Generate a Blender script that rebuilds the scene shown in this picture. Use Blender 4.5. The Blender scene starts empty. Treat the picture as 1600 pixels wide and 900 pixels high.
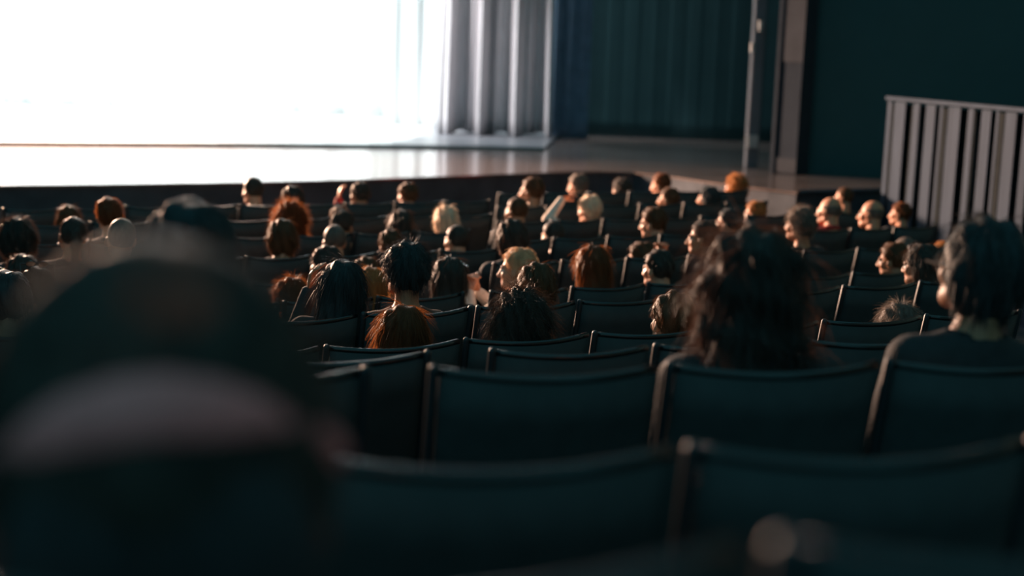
import bpy, bmesh, math, random
import numpy as np
from mathutils import Vector, Matrix

random.seed(7)
RNG = np.random.default_rng(11)
scene = bpy.context.scene
COL = scene.collection
PI = math.pi

# ------------------------------------------------------------------ camera
FPX = 2222.0                                   # focal length in pixels of the 1600 px wide frame
PITCH = math.atan(365 / FPX)
ROLL = 0.035
CAMZ = 2.34
fw = Vector((0, math.cos(PITCH), -math.sin(PITCH)))
r0 = Vector((1, 0, 0))
u0 = Vector((0, math.sin(PITCH), math.cos(PITCH)))
rv = r0 * math.cos(ROLL) + u0 * math.sin(ROLL)
uv = u0 * math.cos(ROLL) - r0 * math.sin(ROLL)
cam_d = bpy.data.cameras.new('camera')
cam_d.sensor_width = 36.0
cam_d.lens = FPX / 1600 * 36
cam_d.clip_end = 200
cam_d.dof.use_dof = True
cam_d.dof.focus_distance = 5.9
cam_d.dof.aperture_fstop = 1.4
cam_d.dof.aperture_blades = 0
cam = bpy.data.objects.new('camera', cam_d)
COL.objects.link(cam)
M3 = Matrix((rv, uv, -fw)).transposed()
cam.matrix_world = Matrix.Translation((0, 0, CAMZ)) @ M3.to_4x4()
scene.camera = cam

# ------------------------------------------------------------------ world, lights, exposure
scene.view_settings.view_transform = 'Standard'
scene.view_settings.look = 'None'
scene.view_settings.gamma = 1.0
scene.view_settings.exposure = 0.0
world = bpy.data.worlds.new('teal_ambient')
scene.world = world
world.use_nodes = True
world.node_tree.nodes['Background'].inputs[0].default_value = (0.075, 0.27, 0.32, 1)  # even teal ambient added to lift the dark tones, from no source
world.node_tree.nodes['Background'].inputs[1].default_value = 1.0


def lamp(kind, name, loc, target, power, color, **kw):
    d = bpy.data.lights.new(name, kind)
    d.energy = power
    d.color = color
    for k, v in kw.items():
        setattr(d, k, v)
    o = bpy.data.objects.new(name, d)
    o.location = loc
    o.rotation_euler = (Vector(target) - Vector(loc)).to_track_quat('-Z', 'Y').to_euler()
    COL.objects.link(o)
    return o


# wash hung over the stage that floods the white cloth and the deck before it
lamp('AREA', 'cloth_wash', (-9.5, 21.5, 9.0), (-9.5, 27.5, 3.0), 2600, (0.93, 1.0, 1.0), shape='RECTANGLE', size=10, size_y=1.0)
lamp('AREA', 'side_fill', (-3.2, 23.6, 8.6), (-2.6, 27.3, 2.0), 900, (0.95, 1.0, 1.0), shape='RECTANGLE', size=2.5, size_y=0.5)  # unseen fill added to brighten the backdrop's right end and side curtain
# stage lamps beyond the frame's edge, throwing warm light out over the rows
lamp('SPOT', 'key_lamp', (-8.2, 19.8, 3.1), (2.2, 10.8, 1.1), 40000, (1.0, 0.62, 0.43), spot_size=1.25, spot_blend=0.9, shadow_soft_size=0.5)
lamp('SPOT', 'top_lamp', (-3.0, 19.0, 7.5), (0.0, 9.0, 1.0), 1200, (1.0, 0.72, 0.58), spot_size=1.4, spot_blend=0.6, shadow_soft_size=0.5)
# unseen lamp added to brighten the silver curtain
lamp('SPOT', 'curtain_fill', (-5.5, 17.8, 7.5), (-1.2, 22.4, 2.2), 5200, (1.0, 0.95, 0.96), spot_size=0.52, spot_blend=0.9, shadow_soft_size=0.15)


# ------------------------------------------------------------------ pixel -> place helpers (photo frame 1600x900)
def ray(px, py):
    return fw + rv * ((px - 800) / FPX) + uv * ((450 - py) / FPX)


def on_z(px, py, z):
    d = ray(px, py)
    k = (z - CAMZ) / d.z
    return Vector((d.x * k, d.y * k, z))


def on_y(px, py, y):
    d = ray(px, py)
    k = y / d.y
    return Vector((d.x * k, y, CAMZ + d.z * k))


def on_row(px, py, D0, th, off=0.0):
    d = ray(px, py)
    t, c = math.tan(math.radians(th)), math.cos(math.radians(th))
    k = (D0 + off / c) / (d.y - d.x * t)
    return Vector((d.x * k, d.y * k, CAMZ + d.z * k))


# ------------------------------------------------------------------ materials
MATS = {}


def mat(name, col, rough=0.6, spec=0.5, metal=0.0, noise=0.15, scale=12.0, bump=0.0, sheen=0.0, trans=0.0, trans_col=None, bump_scale=None, stretch=(1, 1, 1)):
    if name in MATS:
        return MATS[name]
    m = bpy.data.materials.new(name)
    m.use_nodes = True
    nt = m.node_tree
    b = nt.nodes['Principled BSDF']
    tc = nt.nodes.new('ShaderNodeTexCoord')
    mp = nt.nodes.new('ShaderNodeMapping')
    mp.inputs['Scale'].default_value = stretch
    nz = nt.nodes.new('ShaderNodeTexNoise')
    nz.inputs['Scale'].default_value = scale
    nz.inputs['Detail'].default_value = 4
    nt.links.new(tc.outputs['Object'], mp.inputs[0])
    nt.links.new(mp.outputs[0], nz.inputs['Vector'])
    rp = nt.nodes.new('ShaderNodeValToRGB')
    lo = [max(0, c * (1 - noise)) for c in col]
    hi = [min(1, c * (1 + noise)) for c in col]
    rp.color_ramp.elements[0].position = 0.3
    rp.color_ramp.elements[1].position = 0.7
    rp.color_ramp.elements[0].color = (*lo, 1)
    rp.color_ramp.elements[1].color = (*hi, 1)
    nt.links.new(nz.outputs['Fac'], rp.inputs[0])
    nt.links.new(rp.outputs[0], b.inputs['Base Color'])
    b.inputs['Roughness'].default_value = rough
    b.inputs['Specular IOR Level'].default_value = spec
    b.inputs['Metallic'].default_value = metal
    if sheen:
        b.inputs['Sheen Weight'].default_value = sheen
        b.inputs['Sheen Roughness'].default_value = 0.4
    if bump:
        n2 = nt.nodes.new('ShaderNodeTexNoise')
        n2.inputs['Scale'].default_value = bump_scale or scale * 4
        nt.links.new(mp.outputs[0], n2.inputs['Vector'])
        bp = nt.nodes.new('ShaderNodeBump')
        bp.inputs['Strength'].default_value = bump
        bp.inputs['Distance'].default_value = 0.01
        nt.links.new(n2.outputs['Fac'], bp.inputs['Height'])
        nt.links.new(bp.outputs[0], b.inputs['Normal'])
    if trans:
        out = nt.nodes['Material Output']
        tr = nt.nodes.new('ShaderNodeBsdfTranslucent')
        tr.inputs[0].default_value = (*(trans_col or col), 1)
        mx = nt.nodes.new('ShaderNodeMixShader')
        mx.inputs[0].default_value = trans
        nt.links.new(b.outputs[0], mx.inputs[1])
        nt.links.new(tr.outputs[0], mx.inputs[2])
        nt.links.new(mx.outputs[0], out.inputs[0])
    MATS[name] = m
    return m


def hairmat(name, col, glow):
    return mat('hair_' + name, col, rough=0.5, spec=0.12, noise=0.35, scale=40, trans=0.3 if max(col) > .1 else 0.12, trans_col=glow, stretch=(1, 1, 0.2))


HAIR = {
    'black': hairmat('black', (0.030, 0.040, 0.043), (0.06, 0.04, 0.03)),
    'dark': hairmat('dark_brown', (0.045, 0.038, 0.033), (0.14, 0.065, 0.03)),
    'brownblack': hairmat('brown_black', (0.036, 0.034, 0.032), (0.30, 0.14, 0.08)),
    'brown': hairmat('brown', (0.085, 0.042, 0.022), (0.22, 0.09, 0.035)),
    'red': hairmat('auburn', (0.105, 0.044, 0.020), (0.42, 0.13, 0.03)),
    'ginger': hairmat('ginger', (0.30, 0.13, 0.045), (0.6, 0.24, 0.07)),
    'grey': hairmat('grey', (0.15, 0.122, 0.105), (0.26, 0.2, 0.16)),
    'blonde': hairmat('blonde', (0.60, 0.37, 0.21), (0.8, 0.5, 0.28)),
    'white': hairmat('white', (0.82, 0.60, 0.44), (0.8, 0.6, 0.44)),
}
SKIN = {
    'fair': mat('skin_fair', (0.52, 0.25, 0.155), rough=0.5, spec=0.4, noise=0.06, scale=30),
    'warm': mat('skin_warm', (0.43, 0.19, 0.105), rough=0.5, spec=0.4, noise=0.06, scale=30),
    'tan': mat('skin_tan', (0.34, 0.16, 0.09), rough=0.5, spec=0.4, noise=0.06, scale=30),
}
CLOTH = {
    'black': mat('cloth_black', (0.03, 0.032, 0.035), rough=0.85, spec=0.3, bump=0.3, scale=30),
    'navy': mat('cloth_navy', (0.012, 0.018, 0.032), rough=0.85, spec=0.3, bump=0.3, scale=30),
    'charcoal': mat('cloth_charcoal', (0.03, 0.032, 0.035), rough=0.85, spec=0.3, bump=0.3, scale=30),
    'grey': mat('cloth_grey', (0.13, 0.115, 0.11), rough=0.85, spec=0.3, bump=0.3, scale=30),
    'white': mat('cloth_white', (0.66, 0.56, 0.48), rough=0.85, spec=0.3, bump=0.3, scale=30),
    'red': mat('cloth_red', (0.32, 0.03, 0.025), rough=0.85, spec=0.3, bump=0.3, scale=30),
    'brown': mat('cloth_brown', (0.07, 0.04, 0.028), rough=0.85, spec=0.3, bump=0.3, scale=30),
}
EYE = mat('eye_white', (0.7, 0.68, 0.65), rough=0.2, noise=0.02)
LIP = mat('lips', (0.42, 0.12, 0.10), rough=0.4, noise=0.05)
TROUSER = mat('cloth_trousers', (0.014, 0.016, 0.022), rough=0.9, spec=0.2)
SHOE = mat('shoe_leather', (0.01, 0.009, 0.008), rough=0.4)
SEATFAB = mat('seat_fabric', (0.04, 0.048, 0.05), rough=0.8, spec=0.3, noise=0.2, scale=60, bump=0.25, bump_scale=400)
SEATSHELL = mat('seat_shell', (0.04, 0.048, 0.05), rough=0.6, spec=0.3, noise=0.1, scale=20)
RAIL = mat('rail_metal', (0.022, 0.027, 0.031), rough=0.4, spec=0.35, noise=0.1)
TOPRAIL = mat('rail_black_gloss', (0.008, 0.009, 0.010), rough=0.22, spec=0.6, noise=0.1)
ARMWOOD = mat('armrest_plastic', (0.014, 0.014, 0.015), rough=0.5)
FLOORM = mat('hall_carpet', (0.03, 0.036, 0.04), rough=0.95, spec=0.2, noise=0.3, scale=30, bump=0.3)
STAGEM = mat('stage_lacquer', (0.10, 0.080, 0.075), rough=0.16, spec=0.55, noise=0.35, scale=1.6, stretch=(1, 3, 1))
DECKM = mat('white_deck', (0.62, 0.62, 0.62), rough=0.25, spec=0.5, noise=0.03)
DIMDECK = mat('dim_deck', (0.16, 0.16, 0.18), rough=0.3, spec=0.5, noise=0.05)
GAPSHADE = mat('gap_shade', (0.012, 0.016, 0.018), rough=0.95, spec=0.1)
FASCIA = mat('stage_fascia_paint', (0.06, 0.068, 0.08), rough=0.85, spec=0.05, noise=0.2, scale=4)
BLACKWALL = mat('black_masking', (0.038, 0.085, 0.095), rough=0.95, spec=0.1, noise=0.04, scale=3)
BLACKVELVET = mat('black_velvet', (0.024, 0.058, 0.066), rough=0.95, spec=0.1, noise=0.05, scale=3)
CLOTHWHITE = mat('white_cloth', (0.84, 0.86, 0.86), rough=0.9, spec=0.1, noise=0.015, scale=2)
VOILE = mat('silver_voile', (0.62, 0.60, 0.62), rough=0.55, spec=0.3, noise=0.12, scale=6, trans=0.12, trans_col=(0.4, 0.38, 0.42), stretch=(6, 6, 0.5))
BLUEDRAPE = mat('blue_black_velvet', (0.12, 0.18, 0.26), rough=0.9, spec=0.2, noise=0.15, scale=6)
TOWER = mat('tower_steel', (0.09, 0.10, 0.12), rough=0.55, metal=0.2, noise=0.1, scale=5)
PLATE = mat('base_plate_paint', (0.05, 0.055, 0.065), rough=0.8, spec=0.05, noise=0.1, scale=5)
PILLARM = mat('pillar_paint', (0.03, 0.038, 0.05), rough=0.8, spec=0.05, noise=0.1, scale=5)
SLATM = mat('slat_paint', (0.030, 0.042, 0.06), rough=0.75, spec=0.06, noise=0.15, scale=3, stretch=(4, 4, 0.4))
LAMPHOUS = mat('lamp_housing', (0.30, 0.30, 0.30), rough=0.35, metal=0.5)
GLASS = mat('spectacle_lens', (0.9, 0.9, 0.9), rough=0.03, spec=0.8, noise=0.0)
GLASS.node_tree.nodes['Principled BSDF'].inputs['Transmission Weight'].default_value = 1.0
FRAMEM = mat('spectacle_frame', (0.02, 0.02, 0.02), rough=0.3)


# ------------------------------------------------------------------ object helpers
def link(name, me, parent=None, loc=None, rot=None, mats=None):
    o = bpy.data.objects.new(name, me)
    COL.objects.link(o)
    if parent:
        o.parent = parent
    if loc is not None:
        o.location = loc
    if rot is not None:
        o.rotation_euler = rot
    if mats:
        for i, m in enumerate(mats):
            o.material_slots[i].link = 'OBJECT'
            o.material_slots[i].material = m
    return o


def tag(o, label=None, cat=None, group=None, kind=None):
    for k, v in (('label', label), ('category', cat), ('group', group), ('kind', kind)):
        if v:
            o[k] = v
    return o


def empty(name, loc, rz=0.0):
    o = bpy.data.objects.new(name, None)
    o.empty_display_size = 0.1
    COL.objects.link(o)
    o.location = loc
    o.rotation_euler = (0, 0, rz)
    return o


def mesh(name, verts, faces, mat_list=(), smooth=False, mi=None):
    me = bpy.data.meshes.new(name)
    verts = np.asarray(verts, dtype=np.float32)
    if isinstance(faces, np.ndarray):
        n, k = faces.shape
        me.vertices.add(len(verts))
        me.vertices.foreach_set('co', verts.ravel())
        me.loops.add(n * k)
        me.loops.foreach_set('vertex_index', faces.astype(np.int32).ravel())
        me.polygons.add(n)
        me.polygons.foreach_set('loop_start', np.arange(0, n * k, k, dtype=np.int32))
        me.polygons.foreach_set('loop_total', np.full(n, k, dtype=np.int32))
        me.update(calc_edges=True)
    else:
        me.from_pydata(verts.tolist(), [], faces)
    for m in mat_list:
        me.materials.append(m)
    if mi is not None:
        me.polygons.foreach_set('material_index', np.asarray(mi, dtype=np.int32))
    if smooth:
        me.polygons.foreach_set('use_smooth', np.ones(len(me.polygons), dtype=bool))
    me.update()
    return me


def box_bm(bm, x0, x1, y0, y1, z0, z1, bevel=0.0, rot=None, seg=2):
    g = bmesh.ops.create_cube(bm, size=1)
    vs = g['verts']
    c = Vector(((x0 + x1) / 2, (y0 + y1) / 2, (z0 + z1) / 2))
    for v in vs:
        v.co = Vector((v.co.x * (x1 - x0), v.co.y * (y1 - y0), v.co.z * (z1 - z0)))
        v.co += c
    if bevel:
        es = list({e for v in vs for e in v.link_edges})
        r = bmesh.ops.bevel(bm, geom=es, offset=bevel, segments=seg, affect='EDGES', profile=0.5)
        vs = list({v for f in r['faces'] for v in f.verts} | {v for v in vs if v.is_valid})
    if rot is not None:
        for v in vs:
            v.co = rot @ v.co
    return vs


def bm_mesh(name, bm, m=None, smooth=False):
    me = bpy.data.meshes.new(name)
    bmesh.ops.recalc_face_normals(bm, faces=bm.faces)
    bm.to_mesh(me)
    bm.free()
    if m:
        me.materials.append(m)
    if smooth:
        me.polygons.foreach_set('use_smooth', np.ones(len(me.polygons), dtype=bool))
    return me


def box_mesh(name, x0, x1, y0, y1, z0, z1, m, bevel=0.0):
    bm = bmesh.new()
    box_bm(bm, x0, x1, y0, y1, z0, z1, bevel)
    return bm_mesh(name, bm, m)


def tube(path, r, seg=8, tip=True):
    """verts, faces of a round tube along a path with domed ends"""
    P = [Vector(p) for p in path]
    vs, fs = [], []
    rings = []
    n = len(P)
    for i in range(n):
        t = (P[min(i + 1, n - 1)] - P[max(i - 1, 0)]).normalized()
        a = t.cross(Vector((0, 1, 0.3))).normalized()
        b = t.cross(a).normalized()
        offs = [(0, r)]
        if tip and i == 0:
            offs = [(-r * 0.9, r * 0.35), (-r * 0.6, r * 0.8), (0, r)]
        if tip and i == n - 1:
            offs = [(0, r), (r * 0.6, r * 0.8), (r * 0.9, r * 0.35)]
        for (o, rr) in offs:
            ring = []
            for k in range(seg):
                an = 2 * PI * k / seg
                ring.append(len(vs))
                vs.append(P[i] + t * o + (a * math.cos(an) + b * math.sin(an)) * rr)
            rings.append(ring)
    for q in range(len(rings) - 1):
        A, B = rings[q], rings[q + 1]
        for k in range(seg):
            fs.append((A[k], A[(k + 1) % seg], B[(k + 1) % seg], B[k]))
    fs.append(tuple(reversed(rings[0])))
    fs.append(tuple(rings[-1]))
    return [tuple(v) for v in vs], fs


def prism(name, pts, z0, z1, m):
    """vertical prism over a plan polygon"""
    bm = bmesh.new()
    lo = [bm.verts.new((p[0], p[1], z0)) for p in pts]
    hi = [bm.verts.new((p[0], p[1], z1)) for p in pts]
    bm.faces.new(hi)
    bm.faces.new(list(reversed(lo)))
    n = len(pts)
    for i in range(n):
        bm.faces.new((lo[i], lo[(i + 1) % n], hi[(i + 1) % n], hi[i]))
    return bm_mesh(name, bm, m)


# ------------------------------------------------------------------ setting
ROWS = {  # distance on the axis, angle, floor height, seat pitch
    1: (13.25, 28, 0.0, .478), 2: (12.1, 28, 0.0, .478), 3: (11.0, 28, 0.0, .478), 4: (9.97, 28, -0.01, .46),
    5: (8.83, 28, -0.01, .49), 6: (7.7, 28, 0.06, .51), 7: (6.5, 28, 0.19, .54), 8: (5.39, 24, 0.26, .55),
    9: (4.24, 18, 0.45, .54), 10: (3.05, 13, 0.66, .54), 11: (1.85, 12, 0.81, .54), 12: (0.84, 12, 1.03, .54)}

fl = link('floor', box_mesh('floor', -14, 9, -3, 30, -0.3, -0.012, FLOORM))
tag(fl, kind='structure')
# stepped platforms under the raked rows (each reaches forward to the knees of its sitters)
for i in range(6, 13):
    D0, th, z, p = ROWS[i]
    t = math.tan(math.radians(th))
    x0, x1 = -9.0, 6.2
    yf = D0 + 0.78
    back = -3.0
    pl = prism('floor_step', [(x0, yf + x0 * t), (x0, back), (x1, back), (x1, yf + x1 * t)], -0.02 if i == 6 else -0.3, z - 0.001, FLOORM)
    if i > 6:
        # only the slab above the previous step
        zprev = ROWS[i - 1][2]
        pl = prism('floor_step', [(x0, yf + x0 * t), (x0, back - 6), (x1, back - 6), (x1, yf + x1 * t)], zprev - 0.001, z - 0.001, FLOORM)
    tag(link('floor_step', pl), kind='structure')

jl = [Vector((-0.20, 13.6)), Vector((-0.10, 8.45))]
tag(link('floor_step', prism('floor_step', [(jl[0].x, jl[0].y), (jl[1].x, jl[1].y), (6.5, 11.9), (6.5, 16.4), (3.2, 15.4)], -0.02, 0.059, FLOORM)), kind='structure')
STZ = 1.04
edge_px = [(-260, 291), (0, 290), (190, 288), (380, 285), (540, 281), (700, 275), (800, 271.5), (880, 268.5), (940, 267.5), (990, 269), (1045, 275), (1100, 283), (1150, 289.5), (1200, 295.5), (1245, 300.5)]
edge = [on_z(x, y, STZ) for x, y in edge_px]
edge2 = [on_z(1251, 296, STZ), on_z(1320, 294.5, STZ), on_z(1386, 293, STZ)]
outline = [(e.x, e.y) for e in edge + edge2] + [(4.25, 15.3), (8.5, 15.3), (8.5, 29), (-13.5, 29), (-13.5, edge[0].y)]
tag(link('floor_stage', prism('floor_stage', outline, STZ - 0.02, STZ, STAGEM)), kind='structure')
inner = [(x, y + 0.03) for x, y in outline[:len(edge) + 2]] + outline[len(edge) + 2:]
tag(link('wall_stage_front', prism('wall_stage_front', inner, -0.012, STZ - 0.02, FASCIA)), kind='structure')
# raised white deck upstage, a black nosing along its edge
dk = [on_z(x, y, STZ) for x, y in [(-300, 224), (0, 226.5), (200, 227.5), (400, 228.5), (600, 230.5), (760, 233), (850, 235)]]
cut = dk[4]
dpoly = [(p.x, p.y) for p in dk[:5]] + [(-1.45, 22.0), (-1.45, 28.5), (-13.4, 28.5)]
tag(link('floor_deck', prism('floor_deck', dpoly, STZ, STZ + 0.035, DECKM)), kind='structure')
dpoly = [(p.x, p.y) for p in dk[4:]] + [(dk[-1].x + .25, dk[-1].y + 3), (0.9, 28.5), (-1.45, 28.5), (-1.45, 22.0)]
tag(link('floor_deck', prism('floor_deck', dpoly, STZ, STZ + 0.035, DIMDECK)), kind='structure')  # same deck beneath the silver curtain, its dimmer light put into a grey colour
vs, fs = tube([(p.x, p.y - 0.02, STZ + 0.022) for p in dk], 0.022, 6, False)
tag(link('trim_1', mesh('trim_1', vs, fs, [BLACKWALL])), kind='structure')
tag(link('wall_back', box_mesh('wall_back', -14, 9, 29.2, 29.4, -0.3, 10, BLACKWALL)), kind='structure')
tag(link('wall_right', box_mesh('wall_right', 6.6, 6.8, -3, 29.3, -0.3, 10, BLACKWALL)), kind='structure')
tag(link('wall_left', box_mesh('wall_left', -14.2, -14, -3, 29.3, -0.3, 10, BLACKWALL)), kind='structure')


def drape(name, x0, x1, y, z0, z1, folds, amp, m, seed, nx=220, flare=0.0, thick=0.012, hem=0.0, wob=0.3):
    """a hanging cloth of real folds: depth varies across, the folds widen to the hem, solid thickness"""
    rg = random.Random(seed)
    ph = [rg.uniform(0, 6.28) for _ in range(8)]
    nz = 26
    vs, fs = [], []
    for side in (0, 1):
        for j in range(nz + 1):
            v = j / nz
            z = z0 + (z1 - z0) * v
            for i in range(nx + 1):
                u = i / nx
                a = 2 * PI * folds * u
                k = 1 + flare * (1 - v) ** 2
                d = math.sin(a + ph[0] + wob * math.sin(5 * u + ph[1] + 0.6 * v))
                d = math.copysign(abs(d) ** 0.75, d) + 0.45 * math.sin(2.3 * a + ph[2] + v * 0.5) + 0.15 * math.sin(5.1 * a + ph[3])
                x = x0 + (x1 - x0) * (0.5 + (u - 0.5) * (1 + 0.06 * flare * (1 - v) ** 2)) + 0.3 * amp * math.cos(a + ph[4])
                zz = z + (hem * math.sin(a * 1.0 + ph[5]) + hem * .5 * math.sin(a * 2.7 + ph[6])) * (1 - v) ** 6
                vs.append((x, y + d * amp * k + side * thick, zz))
    W = nx + 1
    S = W * (nz + 1)
    for j in range(nz):
        for i in range(nx):
            a = j * W + i
            fs.append((a, a + 1, a + 1 + W, a + W))
            b = a + S
            fs.append((b, b + W, b + 1 + W, b + 1))
    for i in range(nx):
        fs.append((i, i + S, i + 1 + S, i + 1))
    for j in range(nz):
        a, b = j * W, j * W + nx
        fs.append((a, a + W, a + W + S, a + S))
        fs.append((b, b + S, b + S + W, b + W))
    return link(name, mesh(name, vs, np.array(fs), [m], True))


cy = drape('stage_backdrop', -13.2, -1.55, 27.3, STZ + 0.04, 8.5, 13, 0.10, CLOTHWHITE, 3, nx=360, flare=0.4)
tag(cy, 'white pleated backdrop cloth flooded with light at the back of the stage', 'backdrop')
inner_leg = drape('white_side_curtain', -2.3, -1.0, 24.6, STZ + 0.04, 8.0, 3.2, 0.04, CLOTHWHITE, 5, flare=0.4)
tag(inner_leg, 'sheer white side curtain glowing between backdrop and silver curtain', 'curtain')
leg = drape('silver_stage_curtain', -1.28, 0.50, 22.45, STZ + 0.045, 8.0, 3.3, 0.15, VOILE, 12, flare=0.9, hem=0.03)
tag(leg, 'silvery grey stage curtain hanging in deep folds beside the white backdrop', 'curtain')
blu = drape('masking_curtain', 0.50, 1.12, 22.9, STZ + 0.002, 8.0, 3.0, 0.012, BLUEDRAPE, 8, nx=90)
tag(blu, 'dim blue-black masking curtain behind the edge of the silver curtain', 'curtain')
blk = drape('black_curtain', 1.1, 6.5, 23.8, STZ + 0.002, 8.0, 16, 0.002, BLACKVELVET, 9, nx=260)
tag(blk, 'wide black curtain closing off the dark side of the stage', 'curtain')

# narrow lighting tower with fittings
ax, bx = on_z(1164, 262, STZ), on_z(1183, 263, STZ)
tw = empty('lighting_tower', ((ax.x + bx.x) / 2, (ax.y + bx.y) / 2, STZ))
tag(tw, 'slim grey steel lighting tower standing at the edge of the stage', 'lighting tower')
wt = (bx.x - ax.x) / 2
bm = bmesh.new()
box_bm(bm, -wt, wt, -0.02, 0.16, 0, 6.5, 0.006)
box_bm(bm, -wt + .012, -wt + .03, -0.035, -0.02, 0, 6.5)
box_bm(bm, wt - .03, wt - .012, -0.035, -0.02, 0, 6.5)
link('post', bm_mesh('post', bm, TOWER), tw)
for (py, nm, hw, hh) in ((215, 'clamp', .055, .035), (222, 'clamp', .05, .025), (228, 'clamp', .05, .02)):
    q = on_y(1172, py, ax.y).z - STZ
    bm = bmesh.new()
    box_bm(bm, -hw - .02, hw, -.09, -.02, q - hh, q + hh, .006)
    box_bm(bm, -hw - .045, -hw - .015, -.07, -.03, q - hh * .6, q + hh * .6, .004)
    tag(link('clamp', bm_mesh('clamp', bm, LAMPHOUS), tw))
for (px, py, r, ln) in ((1189, 38, .035, .07), (1188, 46, .025, .05), (1176, 75, .035, .10)):
    pp = on_y(px, py, ax.y - .08)
    bm = bmesh.new()
    bmesh.ops.create_cone(bm, cap_ends=True, segments=14, radius1=r, radius2=r * .8, depth=ln, matrix=Matrix.Translation((0, 0, 0)))
    bmesh.ops.create_cone(bm, cap_ends=True, segments=14, radius1=r * 1.1, radius2=r * 1.1, depth=.015, matrix=Matrix.Translation((0, 0, ln / 2)))
    box_bm(bm, -.008, .008, 0, .10, -.01, .01)
    link('lantern', bm_mesh('lantern', bm, LAMPHOUS), tw, (pp.x - tw.location.x, pp.y - tw.location.y, pp.z - STZ))

# broad proscenium pillar
ax, bx = on_z(1204, 270, STZ), on_z(1243, 273.5, STZ)
pr = empty('stage_pillar', ((ax.x + bx.x) / 2, (ax.y + bx.y) / 2, STZ), math.atan2(bx.y - ax.y, bx.x - ax.x))
tag(pr, 'broad grey stage pillar with a paler foot right of the slim tower', 'pillar')
hw = (bx - ax).length / 2
bm = bmesh.new()
box_bm(bm, -hw + .05, hw, 0, .3, 0, 7, .006)
link('shaft', bm_mesh('shaft', bm, PILLARM), pr)
bm = bmesh.new()
box_bm(bm, -hw, -hw + .05, -.03, .3, 0, 7, .006)
link('side_flange', bm_mesh('side_flange', bm, PILLARM), pr)
bm = bmesh.new()
box_bm(bm, -hw + .052, hw + .004, -.012, .0, .02, .19, .003)
tag(link('foot_plate', bm_mesh('foot_plate', bm, PLATE), pr), 'paler grey foot plate')
zt = on_y(1235, 97, ax.y).z - STZ
bm = bmesh.new()
box_bm(bm, -hw + .052, hw + .003, -.010, 0, zt, 7, .003)
link('upper_panel', bm_mesh('upper_panel', bm, PLATE), pr)
# black side wall right of the pillar
tag(link('wall_proscenium', prism('wall_proscenium', [(3.5, 17.3), (6.6, 16.6), (6.6, 16.8), (3.5, 17.6)], STZ, 9, BLACKWALL)), kind='structure')
tag(link('wall_sky_block', box_mesh('wall_sky_block', -14, 6.8, 16.2, 16.4, 8.6, 17, BLACKWALL)), kind='structure')  # unseen wall added to keep bright world reflections off the seat rails
# ledge strip on the side wing
vs, fs = tube([(p.x, p.y - .015, STZ - .02) for p in edge2], 0.022, 6)
tag(link('trim_2', mesh('trim_2', vs, fs, [TOWER])), kind='structure')

# slatted side screen
FA = on_y(1388, 153, 15.3)
FB = on_y(1600, 172, 12.9)
fdir = Vector((FB.x - FA.x, FB.y - FA.y, 0))
flen = fdir.length
fdir.normalize()
scr = empty('slatted_screen', (FA.x, FA.y, 0), math.atan2(fdir.y, fdir.x))
tag(scr, 'grey slatted screen of wide and narrow upright boards beside the side steps', 'screen')


def fence_s(px, py):
    """distance along the screen of a photo column"""
    d = ray(px, py)
    # P = k d ; on plane through FA with direction fdir
    nx_, ny_ = fdir.y, -fdir.x
    k = (FA.x * nx_ + FA.y * ny_) / (d.x * nx_ + d.y * ny_)
    return (Vector((d.x * k, d.y * k, 0)) - Vector((FA.x, FA.y, 0))).dot(fdir)


def z_top(s):
    return FA.z + (FB.z - FA.z) * s / flen


cols = [(1388, 1394), (1398, 1417), (1427, 1439), (1447, 1464), (1470, 1474), (1482, 1503), (1513, 1524), (1534, 1551), (1558, 1562), (1571, 1591), (1600, 1614), (1624, 1644), (1651, 1655), (1664, 1690)]
for a, b in cols:
    if b - a > 6:
        a, b = a + 1.2, b - 1.2
    s0, s1 = fence_s(a, 162 + (a - 1388) * .085), fence_s(b, 162 + (b - 1388) * .085)
    zz = z_top((s0 + s1) / 2) - .03
    bm = bmesh.new()
    box_bm(bm, s0, s1, -.005, .005, .06, zz)
    link('slat', bm_mesh('slat', bm, SLATM), scr)
e_s = fence_s(1692, 180)
bm = bmesh.new()
vs = box_bm(bm, -.01, e_s, -.03, .03, -.02, .02, .005)
for v in vs:
    v.co.z += z_top(v.co.x)
link('top_rail', bm_mesh('top_rail', bm, SLATM), scr)
bm = bmesh.new()
box_bm(bm, -.01, e_s, -.03, .03, 0, .07, .005)
link('bottom_rail', bm_mesh('bottom_rail', bm, SLATM), scr)
bm = bmesh.new()
box_bm(bm, -.01, e_s, .05, .09, 0.0, z_top(0) - .06)
link('gap_shade_board', bm_mesh('gap_shade_board', bm, GAPSHADE), scr)  # dark sheet added behind the slats so the gaps read as shade

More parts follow.
